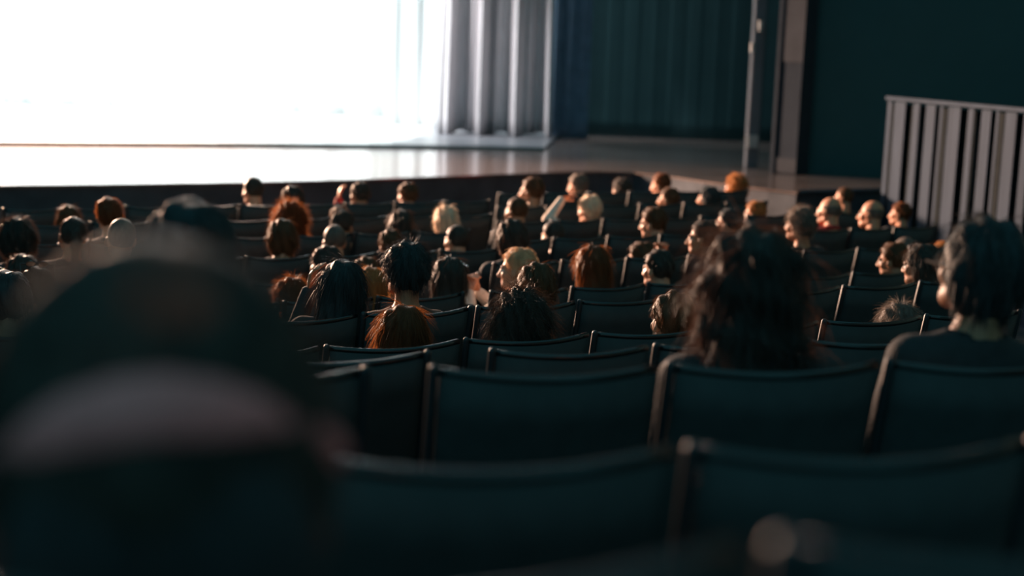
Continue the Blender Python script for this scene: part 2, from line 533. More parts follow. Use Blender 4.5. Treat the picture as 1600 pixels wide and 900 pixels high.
# ------------------------------------------------------------------ theatre seats
def seat_meshes(w):
    h = w / 2 - 0.021
    out = {}
    nu, nv, th = 14, 6, 0.035
    rec = math.tan(math.radians(12))

    def P(u, v, side):
        z = 0.40 + (0.985 - 0.40) * v
        return (u * h, -0.27 + (1.0 - z) * rec - 0.055 * (1 - u * u) + side * th, z - 0.012 * (1 - u * u) * v)
    vs, fs = [], []
    for side in (0, 1):
        for j in range(nv + 1):
            for i in range(nu + 1):
                vs.append(P(-1 + 2 * i / nu, j / nv, side))
    W, S = nu + 1, (nu + 1) * (nv + 1)
    for j in range(nv):
        for i in range(nu):
            a = j * W + i
            fs.append((a, a + 1, a + W + 1, a + W))
            fs.append((a + S, a + S + W, a + S + W + 1, a + S + 1))
    for i in range(nu):
        fs.append((i, i + S, i + S + 1, i + 1))
        a = nv * W + i
        fs.append((a, a + 1, a + 1 + S, a + S))
    for j in range(nv):
        a, b = j * W, j * W + nu
        fs.append((a, a + W, a + W + S, a + S))
        fs.append((b, b + S, b + S + W, b + W))
    out['backrest'] = mesh('backrest', vs, np.array(fs), [SEATSHELL], False)
    # front pad
    bm = bmesh.new()
    vv = box_bm(bm, -h + .02, h - .02, 0, .04, .46, .93, .015)
    for v in vv:
        u = v.co.x / h
        v.co.y += -0.27 + (1.0 - v.co.z) * rec - 0.055 * (1 - u * u) + th
    # top rail: round bar bent to the panel
    path = [Vector(P(-1 + 2 * i / 10, 1, .5)) + Vector((0, 0, .008)) for i in range(11)]
    a, b = tube(path, .012, 7, False)
    out['top_rail'] = mesh('top_rail', a, b, [TOPRAIL], True)
    for sx in (-1, 1):
        path = [Vector((sx * (w / 2 - .008), -0.27 + (1.0 - z) * rec + .01, z)) for z in (.30, .55, .80, 1.0)]
        a, b = tube(path, .0125, 8)
        out['side_rail%d' % sx] = mesh('side_rail', a, b, [RAIL], True)
    bm2 = bmesh.new()
    box_bm(bm2, -h + .015, h - .015, -.13, .33, .34, .425, .03, seg=3)
    out['cushion'] = bm_mesh('cushion', bm2, SEATFAB, True)
    bm.free()
    bm3 = bmesh.new()
    box_bm(bm3, -w / 2 + .015, -w / 2 + .045, -.17, .2, .60, .625, .010)
    box_bm(bm3, -w / 2 + .016, -w / 2 + .034, -.14, -.08, 0.0, .60, .004)
    out['armrest'] = bm_mesh('armrest', bm3, ARMWOOD)
    bm4 = bmesh.new()
    box_bm(bm4, -.03, .03, -.12, .02, .02, .36, .005)
    box_bm(bm4, -.1, .1, -.16, .08, 0, .02, .004)
    out['pedestal'] = bm_mesh('pedestal', bm4, RAIL)
    return out


SEATM = {}
SEATS = []          # (row, position along row, x, y, root)


def place_seat(row, cx, cyy, th, z, w, last=False):
    key = round(w, 3)
    if key not in SEATM:
        SEATM[key] = seat_meshes(w)
    c, s = math.cos(math.radians(th)), math.sin(math.radians(th))
    # the row line carries the rail tips, which sit at local y = -0.26
    root = empty('theatre_seat', (cx - s * .26, cyy + c * .26, z), math.radians(th))
    for k, me in SEATM[key].items():
        if k == 'side_rail1' and not last:
            continue                     # neighbours share the rail between them
        link('side_rail' if k.startswith('side_rail') else k, me, root)
    SEATS.append([row, len(SEATS), cx, cyy, root])


def row_point(row, px):
    D0, th, z, p = ROWS[row]
    py = 400
    for _ in range(6):
        q = on_row(px, py, D0, th)
        # find the photo height where the row line meets seat-top level
        py += (q.z - (z + 1.0)) / q.y * FPX
    return Vector((q.x, q.y))


def fill(row, anchor, lo, hi):
    """seats side by side from an anchored joint, all whose centre lies between two photo columns"""
    D0, th, z, p = ROWS[row]
    a = row_point(row, anchor)
    t = Vector((math.cos(math.radians(th)), math.sin(math.radians(th))))
    s_lo = (row_point(row, lo) - a).dot(t)
    s_hi = (row_point(row, hi) - a).dot(t)
    k0, k1 = math.ceil(s_lo / p - .5), math.floor(s_hi / p - .5)
    for k in range(k0, k1 + 1):
        c = a + t * ((k + .5) * p)
        place_seat(row, c.x, c.y, th, row_z(row, lo >= 770), p, k == k1)


RAISED = 0.06            # the side block stands on a low platform


def row_z(row, right):
    return ROWS[row][2] + (RAISED if right and row <= 5 else 0.0)


for row, anchor, lo, hi in [
        (1, 195, -50, 735), (1, 778, 770, 1185), (2, 140, -50, 735), (2, 776, 770, 1225), (3, 137, -50, 738), (3, 776, 770, 1350),
        (4, 383, -50, 738), (4, 774, 770, 1480), (5, 390, -60, 742), (5, 770, 770, 1500), (6, 442, -70, 742), (6, 766, 770, 1520),
        (7, 565, -80, 737), (7, 745, 742, 1560), (8, 507, -100, 1640), (9, 672, -150, 672), (9, 1022, 772, 1700),
        (10, 577, -220, 577), (10, 1042, 677, 1790), (11, 1073, -380, 1800), (12, 1210, -700, 1800)]:
    fill(row, anchor, lo, hi)
# ------------------------------------------------------------------ figures: one continuous surface from a signed field
I3 = np.eye(3)


def rx(a):
    c, s = math.cos(a), math.sin(a)
    return np.array([[1, 0, 0], [0, c, -s], [0, s, c]])


def rz(a):
    c, s = math.cos(a), math.sin(a)
    return np.array([[c, -s, 0], [s, c, 0], [0, 0, 1]])


class Fr:
    """a frame: place = R p + t"""
    def __init__(self, R=I3, t=(0, 0, 0)):
        self.R, self.t = R, np.array(t, float)

    def __call__(self, p):
        return self.R @ np.array(p, float) + self.t


W0 = Fr()


def cone(a, ra, b, rb, k=.02, m=0, F=W0):
    return ('c', F(a), ra, F(b), rb, k, m)


def ell(c, r, k=.02, m=0, F=W0, R=I3):
    return ('e', F(c), np.array(r, float), F.R @ R, None, k, m)


def pdist(p, X, Y, Z):
    if p[0] == 'c':
        _, a, ra, b, rb, _, _ = p
        ba = b - a
        L2 = max(1e-9, float(ba @ ba))
        h = np.clip(((X - a[0]) * ba[0] + (Y - a[1]) * ba[1] + (Z - a[2]) * ba[2]) / L2, 0, 1)
        return np.sqrt((X - a[0] - h * ba[0]) ** 2 + (Y - a[1] - h * ba[1]) ** 2 + (Z - a[2] - h * ba[2]) ** 2) - (ra + (rb - ra) * h)
    _, c, r, R, _, _, _ = p
    dx, dy, dz = X - c[0], Y - c[1], Z - c[2]
    u = R[0, 0] * dx + R[1, 0] * dy + R[2, 0] * dz
    v = R[0, 1] * dx + R[1, 1] * dy + R[2, 1] * dz
    w = R[0, 2] * dx + R[1, 2] * dy + R[2, 2] * dz
    k0 = np.sqrt((u / r[0]) ** 2 + (v / r[1]) ** 2 + (w / r[2]) ** 2)
    k1 = np.sqrt((u / r[0] ** 2) ** 2 + (v / r[1] ** 2) ** 2 + (w / r[2] ** 2) ** 2)
    return k0 * (k0 - 1) / np.maximum(k1, 1e-6)


def pbox(p, mg):
    if p[0] == 'c':
        r = max(p[2], p[4]) + mg
        return np.minimum(p[1], p[3]) - r, np.maximum(p[1], p[3]) + r
    r = max(p[2]) + mg
    return p[1] - r, p[1] + r


def field(prims, xs, ys, zs):
    f = np.full((len(xs), len(ys), len(zs)), 0.12)
    for p in prims:
        k = p[5]
        lo, hi = pbox(p, .04 + k)
        sl = []
        for ax, l, h in zip((xs, ys, zs), lo, hi):
            sl.append(slice(max(0, np.searchsorted(ax, l) - 1), min(len(ax), np.searchsorted(ax, h) + 1)))
        X, Y, Z = xs[sl[0]][:, None, None], ys[sl[1]][None, :, None], zs[sl[2]][None, None, :]
        d = pdist(p, X, Y, Z)
        g = f[sl[0], sl[1], sl[2]]
        h = np.maximum(k - np.abs(g - d), 0) / k
        f[sl[0], sl[1], sl[2]] = np.minimum(g, d) - h * h * k * .25
    return f


def nets(f, xs, ys, zs):
    """surface nets on a rectilinear grid: verts, quads"""
    s = f < 0
    nx, ny, nz = f.shape
    cnt = np.zeros((nx - 1, ny - 1, nz - 1), np.int16)
    for a in (0, 1):
        for b in (0, 1):
            for c in (0, 1):
                cnt += s[a:nx - 1 + a, b:ny - 1 + b, c:nz - 1 + c]
    act = (cnt > 0) & (cnt < 8)
    I, J, K = np.nonzero(act)
    idx = np.full(act.shape, -1, np.int64)
    idx[I, J, K] = np.arange(len(I))
    acc = np.zeros((len(I), 3))
    num = np.zeros(len(I))
    C = [(0, 0, 0), (1, 0, 0), (0, 1, 0), (1, 1, 0), (0, 0, 1), (1, 0, 1), (0, 1, 1), (1, 1, 1)]
    for e in ((0, 1), (2, 3), (4, 5), (6, 7), (0, 2), (1, 3), (4, 6), (5, 7), (0, 4), (1, 5), (2, 6), (3, 7)):
        A, B = C[e[0]], C[e[1]]
        ia, ja, ka = I + A[0], J + A[1], K + A[2]
        ib, jb, kb = I + B[0], J + B[1], K + B[2]
        fa, fb = f[ia, ja, ka], f[ib, jb, kb]
        x = (fa < 0) != (fb < 0)
        t = np.where(x, fa / np.where(x, fa - fb, 1), 0)
        for q, (ax, i0, i1) in enumerate(((xs, ia, ib), (ys, ja, jb), (zs, ka, kb))):
            acc[:, q] += np.where(x, ax[i0] + t * (ax[i1] - ax[i0]), 0)
        num += x
    V = acc / num[:, None]
    Q = []
    for ax in range(3):
        sl0 = [slice(1, -1)] * 3
        sl1 = [slice(1, -1)] * 3
        sl0[ax] = slice(0, -1)
        sl1[ax] = slice(1, None)
        s0, s1 = s[tuple(sl0)], s[tuple(sl1)]
        i, j, k = np.nonzero(s0 != s1)
        neg = s0[i, j, k]
        off = [1, 1, 1]
        off[ax] = 0
        i, j, k = i + off[0], j + off[1], k + off[2]
        b, c = [(1, 2), (2, 0), (0, 1)][ax]
        P = [i, j, k]

        def cell(db, dc):
            q = [P[0].copy(), P[1].copy(), P[2].copy()]
            q[b] = q[b] - db
            q[c] = q[c] - dc
            return idx[q[0], q[1], q[2]]
        q = np.stack([cell(1, 1), cell(0, 1), cell(0, 0), cell(1, 0)], 1)
        q[~neg] = q[~neg][:, ::-1]
        Q.append(q)
    Q = np.concatenate(Q)
    return V, Q[(Q >= 0).all(1)]


def axis(spans):
    """sample positions: list of (start, stop, step), joined"""
    a = np.concatenate([np.arange(l, h, s) for l, h, s in spans])
    return np.unique(np.round(a, 5))


def hand(w, d, n, F, k=.006, curl=.5, spread=.12, side=1):
    """palm, four unequal fingers of two bends and a thumb leaving the side of the palm; W wrist, D finger direction, N palm normal"""
    w, d, n = np.array(w, float), np.array(d, float), np.array(n, float)
    d /= np.linalg.norm(d)
    n -= d * (n @ d)
    n /= np.linalg.norm(n)
    s = np.cross(d, n) * side
    out = [ell(w + d * .045, (.038, .05, .016), .012, 0, F, np.stack([s, d, n], 1))]
    for i, (o, L) in enumerate(((.030, .062), (.010, .074), (-.010, .069), (-.029, .054))):
        kn = w + d * (.085 - .004 * abs(i - 1)) + s * o
        a = d + s * spread * (1.5 - i) * .5
        a /= np.linalg.norm(a)
        m1 = math.cos(curl) * a + math.sin(curl) * n
        m2 = math.cos(curl * 2) * a + math.sin(curl * 2) * n
        p1 = kn + m1 * L * .5
        p2 = p1 + m2 * L * .5
        out += [cone(w + d * .04 + s * o * .8, .011, kn, .0105, .006, 0, F), cone(kn, .0105, p1, .009, .003, 0, F), cone(p1, .009, p2, .0075, .003, 0, F)]
    t0 = w + d * .022 + s * .03
    t1 = w + d * .055 + s * .058 + n * .014
    t2 = t1 + d * .028 + s * .008 + n * .012
    out += [cone(t0, .014, t1, .011, .008, 0, F), cone(t1, .011, t2, .0085, .004, 0, F)]
    return out


def head_prims(H):
    f = []
    f += [ell((0, -.02, .025), (.073, .093, .090), .02, 0, H), ell((0, .034, -.045), (.055, .060, .078), .03, 0, H),
          cone((-.018, .066, -.098), .018, (.018, .066, -.098), .018, .02, 0, H), cone((-.048, .0, -.07), .02, (-.03, .06, -.09), .018, .025, 0, H),
          cone((.048, .0, -.07), .02, (.03, .06, -.09), .018, .025, 0, H), cone((-.035, .076, .016), .010, (.035, .076, .016), .010, .014, 0, H),
          cone((0, .088, .004), .008, (0, .112, -.036), .012, .010, 0, H), ell((-.013, .098, -.04), (.010, .012, .008), .008, 0, H), ell((.013, .098, -.04), (.010, .012, .008), .008, 0, H),
          ell((-.042, .06, -.03), (.022, .02, .02), .02, 0, H), ell((.042, .06, -.03), (.022, .02, .02), .02, 0, H)]
    for sx in (-1, 1):
        f += [ell((sx * .030, .078, -.008), (.0145, .0135, .0105), .004, 1, H),
              cone((sx * .020, .0865, .004), .0045, (sx * .042, .0785, .003), .004, .006, 0, H),
              ell((sx * .0755, -.006, -.022), (.010, .021, .033), .008, 0, H, rz(-sx * .45)),
              cone((sx * .081, -.020, .004), .006, (sx * .084, -.020, -.03), .006, .006, 0, H), cone((sx * .078, -.002, -.046), .0075, (sx * .080, -.016, -.03), .006, .006, 0, H)]
    f += [cone((-.017, .090, -.067), .0055, (.017, .090, -.067), .0055, .005, 2, H), cone((-.013, .090, -.076), .006, (.013, .090, -.076), .006, .005, 2, H)]
    return f


PROTO = {}


def proto(key):
    """key: (posture, head yaw degrees, arms)"""
    if key in PROTO:
        return PROTO[key]
    posture, yaw, arms = key
    if posture == 'upright':
        T = Fr(rx(.02), (0, .0, .545))
        nod = -.02
    else:
        T = Fr(rx(.42), (0, .16, .535))
        nod = .10
    sh = .0
    if posture == 'hunch':
        T = Fr(rx(-.10), (0, .0, .545))
        nod = .45
    nb = T((0, -.04, .50))
    Hd = Fr(rz(math.radians(yaw)) @ rx(-nod), nb + np.array(dict(upright=(0, .04, .148), slouch=(0, .075, .125), hunch=(0, .085, .115))[posture]))
    # arms in world coordinates of the figure
    hands = []
    A = {}
    for sx in (-1, 1):
        A[sx] = [T((sx * .165, -.03, .405)), np.array([sx * .18, .06 if posture == 'slouch' else .02, .69]), np.array([sx * .085, .25, .665])]
        hd, hn = (-sx * .45, .9, -.06), (0, 0, -1)
        if arms == 'clasp':
            A[sx][1] = np.array([sx * .20, .16, .74])
            A[sx][2] = np.array([sx * .04, .31, .925])
            hd, hn = (-sx * .35, .10, .75), (-sx, .15, 0)
        if arms == 'handup' and sx == -1:
            A[sx][1] = np.array([-.20, .16, .80])
            A[sx][2] = np.array([-.145, .17, 1.05])
            hd, hn = (.10, -.05, 1), (1, -.3, 0)
        if arms == 'raise' and sx == -1:
            A[sx][1] = np.array([-.36, .10, 1.04])
            A[sx][2] = np.array([-.17, .16, 1.20])
            hd, hn = (.8, -.25, .45), (.3, -.9, -.3)
        if arms == 'rest':
            A[sx][1] = np.array([sx * .30, -.06, .78])
            A[sx][2] = np.array([sx * .22, .18, .67])
            hd, hn = (0, 1, 0), (0, 0, -1)
        hands.append((A[sx][2], hd, hn, sx))
    up = [ell((0, -.015, .02), (.165, .125, .10), .04, 0, T), ell((0, -.01, .13), (.145, .108, .15), .05, 0, T), ell((0, -.035, .29), (.165, .112, .165), .05, 0, T),
          cone((-.150, -.045, .395), .055, (.150, -.045, .395), .055, .05, 0, T), cone((0, -.04, .46), .05, (-.12, -.045, .41), .045, .03, 0, T), cone((0, -.04, .46), .05, (.12, -.045, .41), .045, .03, 0, T)]
    armp = []
    for sx in (-1, 1):
        a, b, c = A[sx]
        armp += [cone(a, .048, b, .038, .03), cone(b, .041, b + (c - b) * .92, .027, .012)]
    legs = []
    for sx in (-1, 1):
        hip = (sx * .09, .17 if posture == 'slouch' else .03, .535)
        knee = (sx * .12, .58 if posture == 'slouch' else .46, .52)
        legs += [cone(hip, .082, knee, .058, .03, 3), cone(knee, .058, (sx * .12, knee[1] + .01, .09), .04, .02, 3), cone((sx * .12, knee[1] - .01, .05), .04, (sx * .125, knee[1] + .14, .036), .034, .015, 4)]
    neck = [cone(nb + np.array([0, 0, -.04]), .056, Hd((0, -.03, -.03)), .052, .025)]
    hp = []
    for (wp, hd, hn, sx) in hands:
        hp += hand(wp, hd, hn, W0, side=-sx)
    head = head_prims(Hd)
    pr = up + armp + legs + neck + hp + head
    hc = Hd.t
    hx = max(.12, *(abs(p[1][0]) + .05 for p in hp)) if arms in ('handup', 'raise') else .125
    hz0 = min(h[0][2] for h in hands) - .05
    if arms in ('clasp', 'handup', 'raise'):
        zf = [(-.01, .60, .024), (.60, .72, .011), (.72, .90, .02), (.90, hc[2] + .13, .0068)]
    else:
        zf = [(-.01, .61, .024), (.61, .71, .0085), (.71, hc[2] - .14, .02), (hc[2] - .14, hc[2] + .13, .0068)]
    xs = axis([(-.46, -hx, .02), (-hx, .125, .0068), (.125, .46, .02)])
    ys = axis([(-.26, hc[1] - .125, .02), (hc[1] - .125, hc[1] + .135, .0068), (hc[1] + .135, .40, .0095), (.40, .80, .024)])
    zs = axis(zf)
    f = field(pr, xs, ys, zs)
    V, Q = nets(f, xs, ys, zs)
    cen = V[Q].mean(1)
    best = np.full(len(cen), 1e9)
    mi = np.zeros(len(cen), np.int32)
    for p in pr:
        d = pdist(p, cen[:, 0], cen[:, 1], cen[:, 2])
        if p[6] in (1, 2):
            d = d - .0012
        up_ = d < best
        best = np.where(up_, d, best)
        mi = np.where(up_, p[6], mi)
    body = mesh('body', V, Q, [SKIN['fair'], EYE, LIP, TROUSER, SHOE], True, mi)
    # shirt: an own surface round trunk and arms, open at neck, waist and wrists
    sp = []
    for p in up + armp:
        q = list(p)
        if q[0] == 'c':
            q[2] += .011
            q[4] += .011
        else:
            q[2] = q[2] + .011
        sp.append(tuple(q))
    xs2 = axis([(-.46, .461, .0165)])
    ys2 = axis([(-.26, .42, .0165)])
    zs2 = axis([(.44, 1.32, .0165)])
    g = field(sp, xs2, ys2, zs2)
    X, Y, Z = xs2[:, None, None], ys2[None, :, None], zs2[None, None, :]
    nk = pdist(cone(nb + np.array([0, .012, -.02]), .066, nb + np.array([0, .05, .2]), .085), X, Y, Z)
    g = np.maximum(g, -nk)
    g = np.maximum(g, .475 - Z)
    V2, Q2 = nets(g, xs2, ys2, zs2)
    shirt = mesh('shirt', V2, Q2, [CLOTH['black']], True)
    PROTO[key] = dict(body=body, shirt=shirt, head=Hd, top=float(V[:, 2].max()), hx=float(hc[0]), hy=float(hc[1]))
    return PROTO[key]


# ------------------------------------------------------------------ hair: a shaped mass and loose strands in one mesh
def smax(a, b, k=.012):
    h = np.maximum(k - np.abs(a - b), 0) / k
    return np.maximum(a, b) + h * h * k * .25


def strands(V, N, n, length, lift, width, seed, gravity=.35, curl=0.0, segs=4, zmin=-9, spin=60.0):
    rg = np.random.default_rng(seed)
    ok = np.nonzero(V[:, 2] > zmin)[0]
    sel = rg.choice(ok, n)
    p = V[sel] + rg.normal(0, .003, (n, 3)) - N[sel] * .003
    nn = N[sel]
    # combed away from the crown and down
    cr = np.array([0, -.05, .11])
    fl_ = p - cr
    fl_ /= np.linalg.norm(fl_, axis=1)[:, None] + 1e-6
    fl_ += np.array([0, -.1, -.7])
    fl_ -= nn * (fl_ * nn).sum(1)[:, None]
    fl_ /= np.linalg.norm(fl_, axis=1)[:, None] + 1e-6
    d = fl_ + nn * (lift * rg.uniform(.2, 1.3, n))[:, None] + rg.normal(0, .18 + lift * .2, (n, 3))
    L = (length * rg.uniform(.5, 1.2, n) / segs)[:, None]
    side = np.cross(d, rg.normal(0, 1, (n, 3)))
    side /= np.linalg.norm(side, axis=1)[:, None] + 1e-6
    ph = rg.uniform(0, 6.28, n)
    rows = []
    for q in range(segs + 1):
        w = width * (1 - .75 * q / segs)
        rows.append((p - side * w, p + side * w))
        d = d / (np.linalg.norm(d, axis=1)[:, None] + 1e-6)
        p = p + d * L
        d = d + np.array([0, 0, -gravity]) / segs * 2
        if curl:
            a = ph + q * 1.9
            up_ = np.cross(side, d)
            d = d + curl * (side * np.cos(a)[:, None] + up_ * np.sin(a)[:, None])
    vs = np.stack([np.stack(r, 1) for r in rows], 1)           # n, segs+1, 2, 3
    base = np.arange(n)[:, None] * (2 * (segs + 1))
    qd = []
    for q in range(segs):
        b = base + 2 * q
        qd.append(np.concatenate([b, b + 1, b + 3, b + 2], 1))
    return vs.reshape(-1, 3), np.concatenate(qd)


HAIRM = {}


def hair(style):
    if style in HAIRM:
        return HAIRM[style]
    st = .0085
    ext = dict(long=(-.36, .15), straight=(-.36, .15), wavy=(-.38, .17), curly=(-.26, .19), fluffy=(-.2, .18), tail=(-.26, .15)).get(style, (-.17, .16))
    xs = axis([(-.19, .191, st)])
    ys = axis([(-.23, .16, st)])
    zs = axis([(ext[0], ext[1], st)])
    X, Y, Z = xs[:, None, None], ys[None, :, None], zs[None, None, :]

    def cap(t):
        return ell((0, -.02, .025), (.073 + t, .093 + t, .090 + t), .03)
    face = .8 * Y - .6 * Z
    wob = .006 * (np.sin(55 * X + 31 * Z) * np.sin(47 * Y - 20 * X) + .6 * np.sin(90 * X - 60 * Y + 40 * Z))
    if style in ('short', 'crop', 'messy', 'buzz', 'bald', 'cap_cut'):
        t = dict(short=.016, crop=.011, messy=.029, buzz=.006, bald=.006, cap_cut=.02)[style]
        f = field([cap(t)], xs, ys, zs) + (wob if style in ('short', 'messy', 'cap_cut') else 0)
        f = smax(f, face - .002)
        f = smax(f, -.082 - Z)
        if style == 'bald':
            f = smax(f, Z - .045 + 0 * X)
        pr = dict(short=(1500, .035, .25, .0011), crop=(900, .014, .5, .001), messy=(2600, .055, .75, .0009), buzz=(700, .007, .6, .001), bald=(500, .012, .4, .001), cap_cut=(1500, .04, .12, .0012))[style]
        kw = dict()
    elif style == 'bob':
        f = field([cap(.022), ell((0, -.035, -.03), (.098, .092, .115), .04)], xs, ys, zs) + wob
        f = smax(f, .9 * Y - .35 * Z - .022)
        f = smax(f, -.125 - Z)
        pr, kw = (1500, .07, .12, .0012), {}
    elif style == 'dome':
        f = field([cap(.04), ell((0, -.04, -.02), (.122, .108, .135), .08)], xs, ys, zs)
        f = smax(f, .9 * Y - .35 * Z - .03)
        pr, kw = (3000, .035, .3, .0012), {}
    elif style in ('long', 'straight'):
        f = field([cap(.02), cone((0, -.03, .0), .096, (0, -.075, -.27), .085, .05), cone((-.055, -.03, -.03), .05, (-.075, -.03, -.30), .04, .04), cone((.055, -.03, -.03), .05, (.075, -.03, -.30), .04, .04)], xs, ys, zs) + wob * .7
        f = smax(f, .9 * Y - .35 * Z - .022)
        f = smax(f, Y - .06 + 0 * X)
        pr, kw = ((3200, .11, .06, .0011) if style == 'straight' else (1600, .10, .12, .0013)), {}
    elif style == 'wavy':
        f = field([cap(.026), cone((0, -.04, .0), .098, (0, -.075, -.27), .10, .05), cone((-.06, -.02, -.02), .06, (-.105, -.02, -.29), .052, .05), cone((.06, -.02, -.02), .06, (.105, -.02, -.29), .052, .05)], xs, ys, zs)
        f = f + 1.6 * wob + .010 * np.sin(60 * Z + 9 * X + 3 * Y)
        f = smax(f, .9 * Y - .35 * Z - .022)
        pr, kw = (3600, .12, .22, .0011), dict(curl=.25)
    elif style == 'curly':
        f = field([cap(.04), ell((0, -.045, -.03), (.135, .112, .15), .06), cone((-.08, -.03, -.08), .05, (-.105, -.02, -.19), .045, .05), cone((.08, -.03, -.08), .05, (.105, -.02, -.19), .045, .05)], xs, ys, zs) + 2.2 * wob
        f = smax(f, .9 * Y - .35 * Z - .03)
        pr, kw = (5200, .085, .75, .0008), dict(curl=.75, segs=6)
    elif style == 'fluffy':
        f = field([cap(.032), ell((0, -.04, -.01), (.115, .105, .125), .05)], xs, ys, zs) + 1.5 * wob
        f = smax(f, .9 * Y - .35 * Z - .02)
        f = smax(f, -.15 - Z)
        pr, kw = (4200, .05, .55, .0011), dict(curl=.3)
    elif style == 'bun':
        f = field([cap(.013), ell((0, -.125, .055), (.036, .034, .034), .012)], xs, ys, zs) + .4 * wob
        f = smax(f, face + .003)
        f = smax(f, -.075 - Z)
        pr, kw = (900, .03, .15, .001), {}
    elif style == 'tail':
        f = field([cap(.012), cone((0, -.118, .03), .028, (0, -.150, -.06), .034, .02), cone((0, -.150, -.06), .034, (0, -.135, -.21), .016, .02)], xs, ys, zs) + .4 * wob
        f = smax(f, face + .003)
        f = smax(f, -.245 - Z)
        pr, kw = (1200, .05, .12, .001), {}
    V, Q = nets(f, xs, ys, zs)
    me0 = mesh('tmp', V, Q)
    N = np.zeros(len(V) * 3, np.float32)
    me0.vertices.foreach_get('normal', N)
    N = N.reshape(-1, 3)
    bpy.data.meshes.remove(me0)
    n, ln, lift, wd = pr
    sv, sq = strands(V, N, n, ln, lift, wd, len(style) * 7 + n, **kw)
    me = mesh('hair', np.concatenate([V, sv]), np.concatenate([Q, sq + len(V)]), [HAIR['dark']], True)
    HAIRM[style] = (me, float(V[:, 2].max()))
    return HAIRM[style]


def ordinal(n):
    return ['', 'first', 'second', 'third', 'fourth', 'fifth', 'sixth', 'seventh', 'eighth', 'ninth', 'tenth', 'eleventh', 'twelfth', 'thirteenth', 'fourteenth', 'fifteenth', 'sixteenth', 'seventeenth'][n]


PLACED = []


def plan(px, ytop, row, style, arms='lap', turn=0, yaw=0, size=None, posture=None, off=.24):
    """where the figure has to sit for its crown to show at that place of the row"""
    D0, th, z0, p = ROWS[row]
    z0 = row_z(row, px > 755)
    tgt = on_row(px, ytop, D0, th, off)
    hm, htop = hair(style)
    need = tgt.z - z0
    if posture is None:
        posture = 'upright' if need > 1.25 else 'slouch'
    P = proto((posture, turn, arms))
    top = P['head'].t[2] + htop * .98
    S = size or min(.97, max(.86, (need - .43) / (top - .43)))
    c, s = math.cos(math.radians(th)), math.sin(math.radians(th))
    a = math.radians(th + yaw)
    hx, hy = P['head'].t[0] * S, (P['head'].t[1] - .02) * S
    base = Vector((tgt.x - hx * math.cos(a) + hy * math.sin(a), tgt.y - hx * math.sin(a) - hy * math.cos(a)))
    return dict(row=row, hm=hm, P=P, S=S, need=need, dz=need - top * S, base=base, z0=z0, a=a, t=Vector((c, s)), x=tgt.x)


def assign(plans):
    """people of one row, in order, onto distinct seats in order, with the least sideways misfit"""
    row = plans[0]['row']
    qs = sorted((q for q in SEATS if q[0] == row), key=lambda q: q[2])
    plans.sort(key=lambda d: d['base'].dot(d['t']))
    n, m = len(plans), len(qs)
    lat = [[(d['base'] - Vector(q[4].location[:2])).dot(d['t']) for q in qs] for d in plans]
    INF = 1e9
    C = [[INF] * (m + 1) for _ in range(n + 1)]
    C[0] = [0] * (m + 1)
    for i in range(1, n + 1):
        for j in range(1, m + 1):
            C[i][j] = min(C[i][j - 1], C[i - 1][j - 1] + lat[i - 1][j - 1] ** 2)
    i, j = n, m
    while i:
        if C[i][j] == C[i][j - 1]:
            j -= 1
        else:
            plans[i - 1]['seat'] = qs[j - 1]
            plans[i - 1]['lat'] = lat[i - 1][j - 1]
            i, j = i - 1, j - 1


def person(d, skin, cloth, hcol, label, short):
    P, S, t = d['P'], d['S'], d['t']
    lean = max(-.11, min(.11, d['lat']))
    xy = d['base'] - t * lean
    root = empty('person', (xy.x, xy.y, d['z0'] + d['dz']))
    root.scale = (S, S, S)
    root.rotation_euler = (0, math.asin(lean / max(.6, d['need'])), d['a'])
    tag(root, label, 'person', 'audience members seated in the rows')
    link('body', P['body'], root, mats=[SKIN[skin], EYE, LIP, TROUSER, SHOE])
    link('shirt', P['shirt'], root, mats=[CLOTH[cloth]])
    h = link('hair', d['hm'], root, mats=[HAIR[hcol]])
    R = Matrix(P['head'].R.tolist())
    h.matrix_local = Matrix.Translation(Vector(P['head'].t)) @ R.to_4x4()
    d['seat'].append(short)
    PLACED.append((root, d['seat'], short, d['row'], d['x']))
    return root, P, R


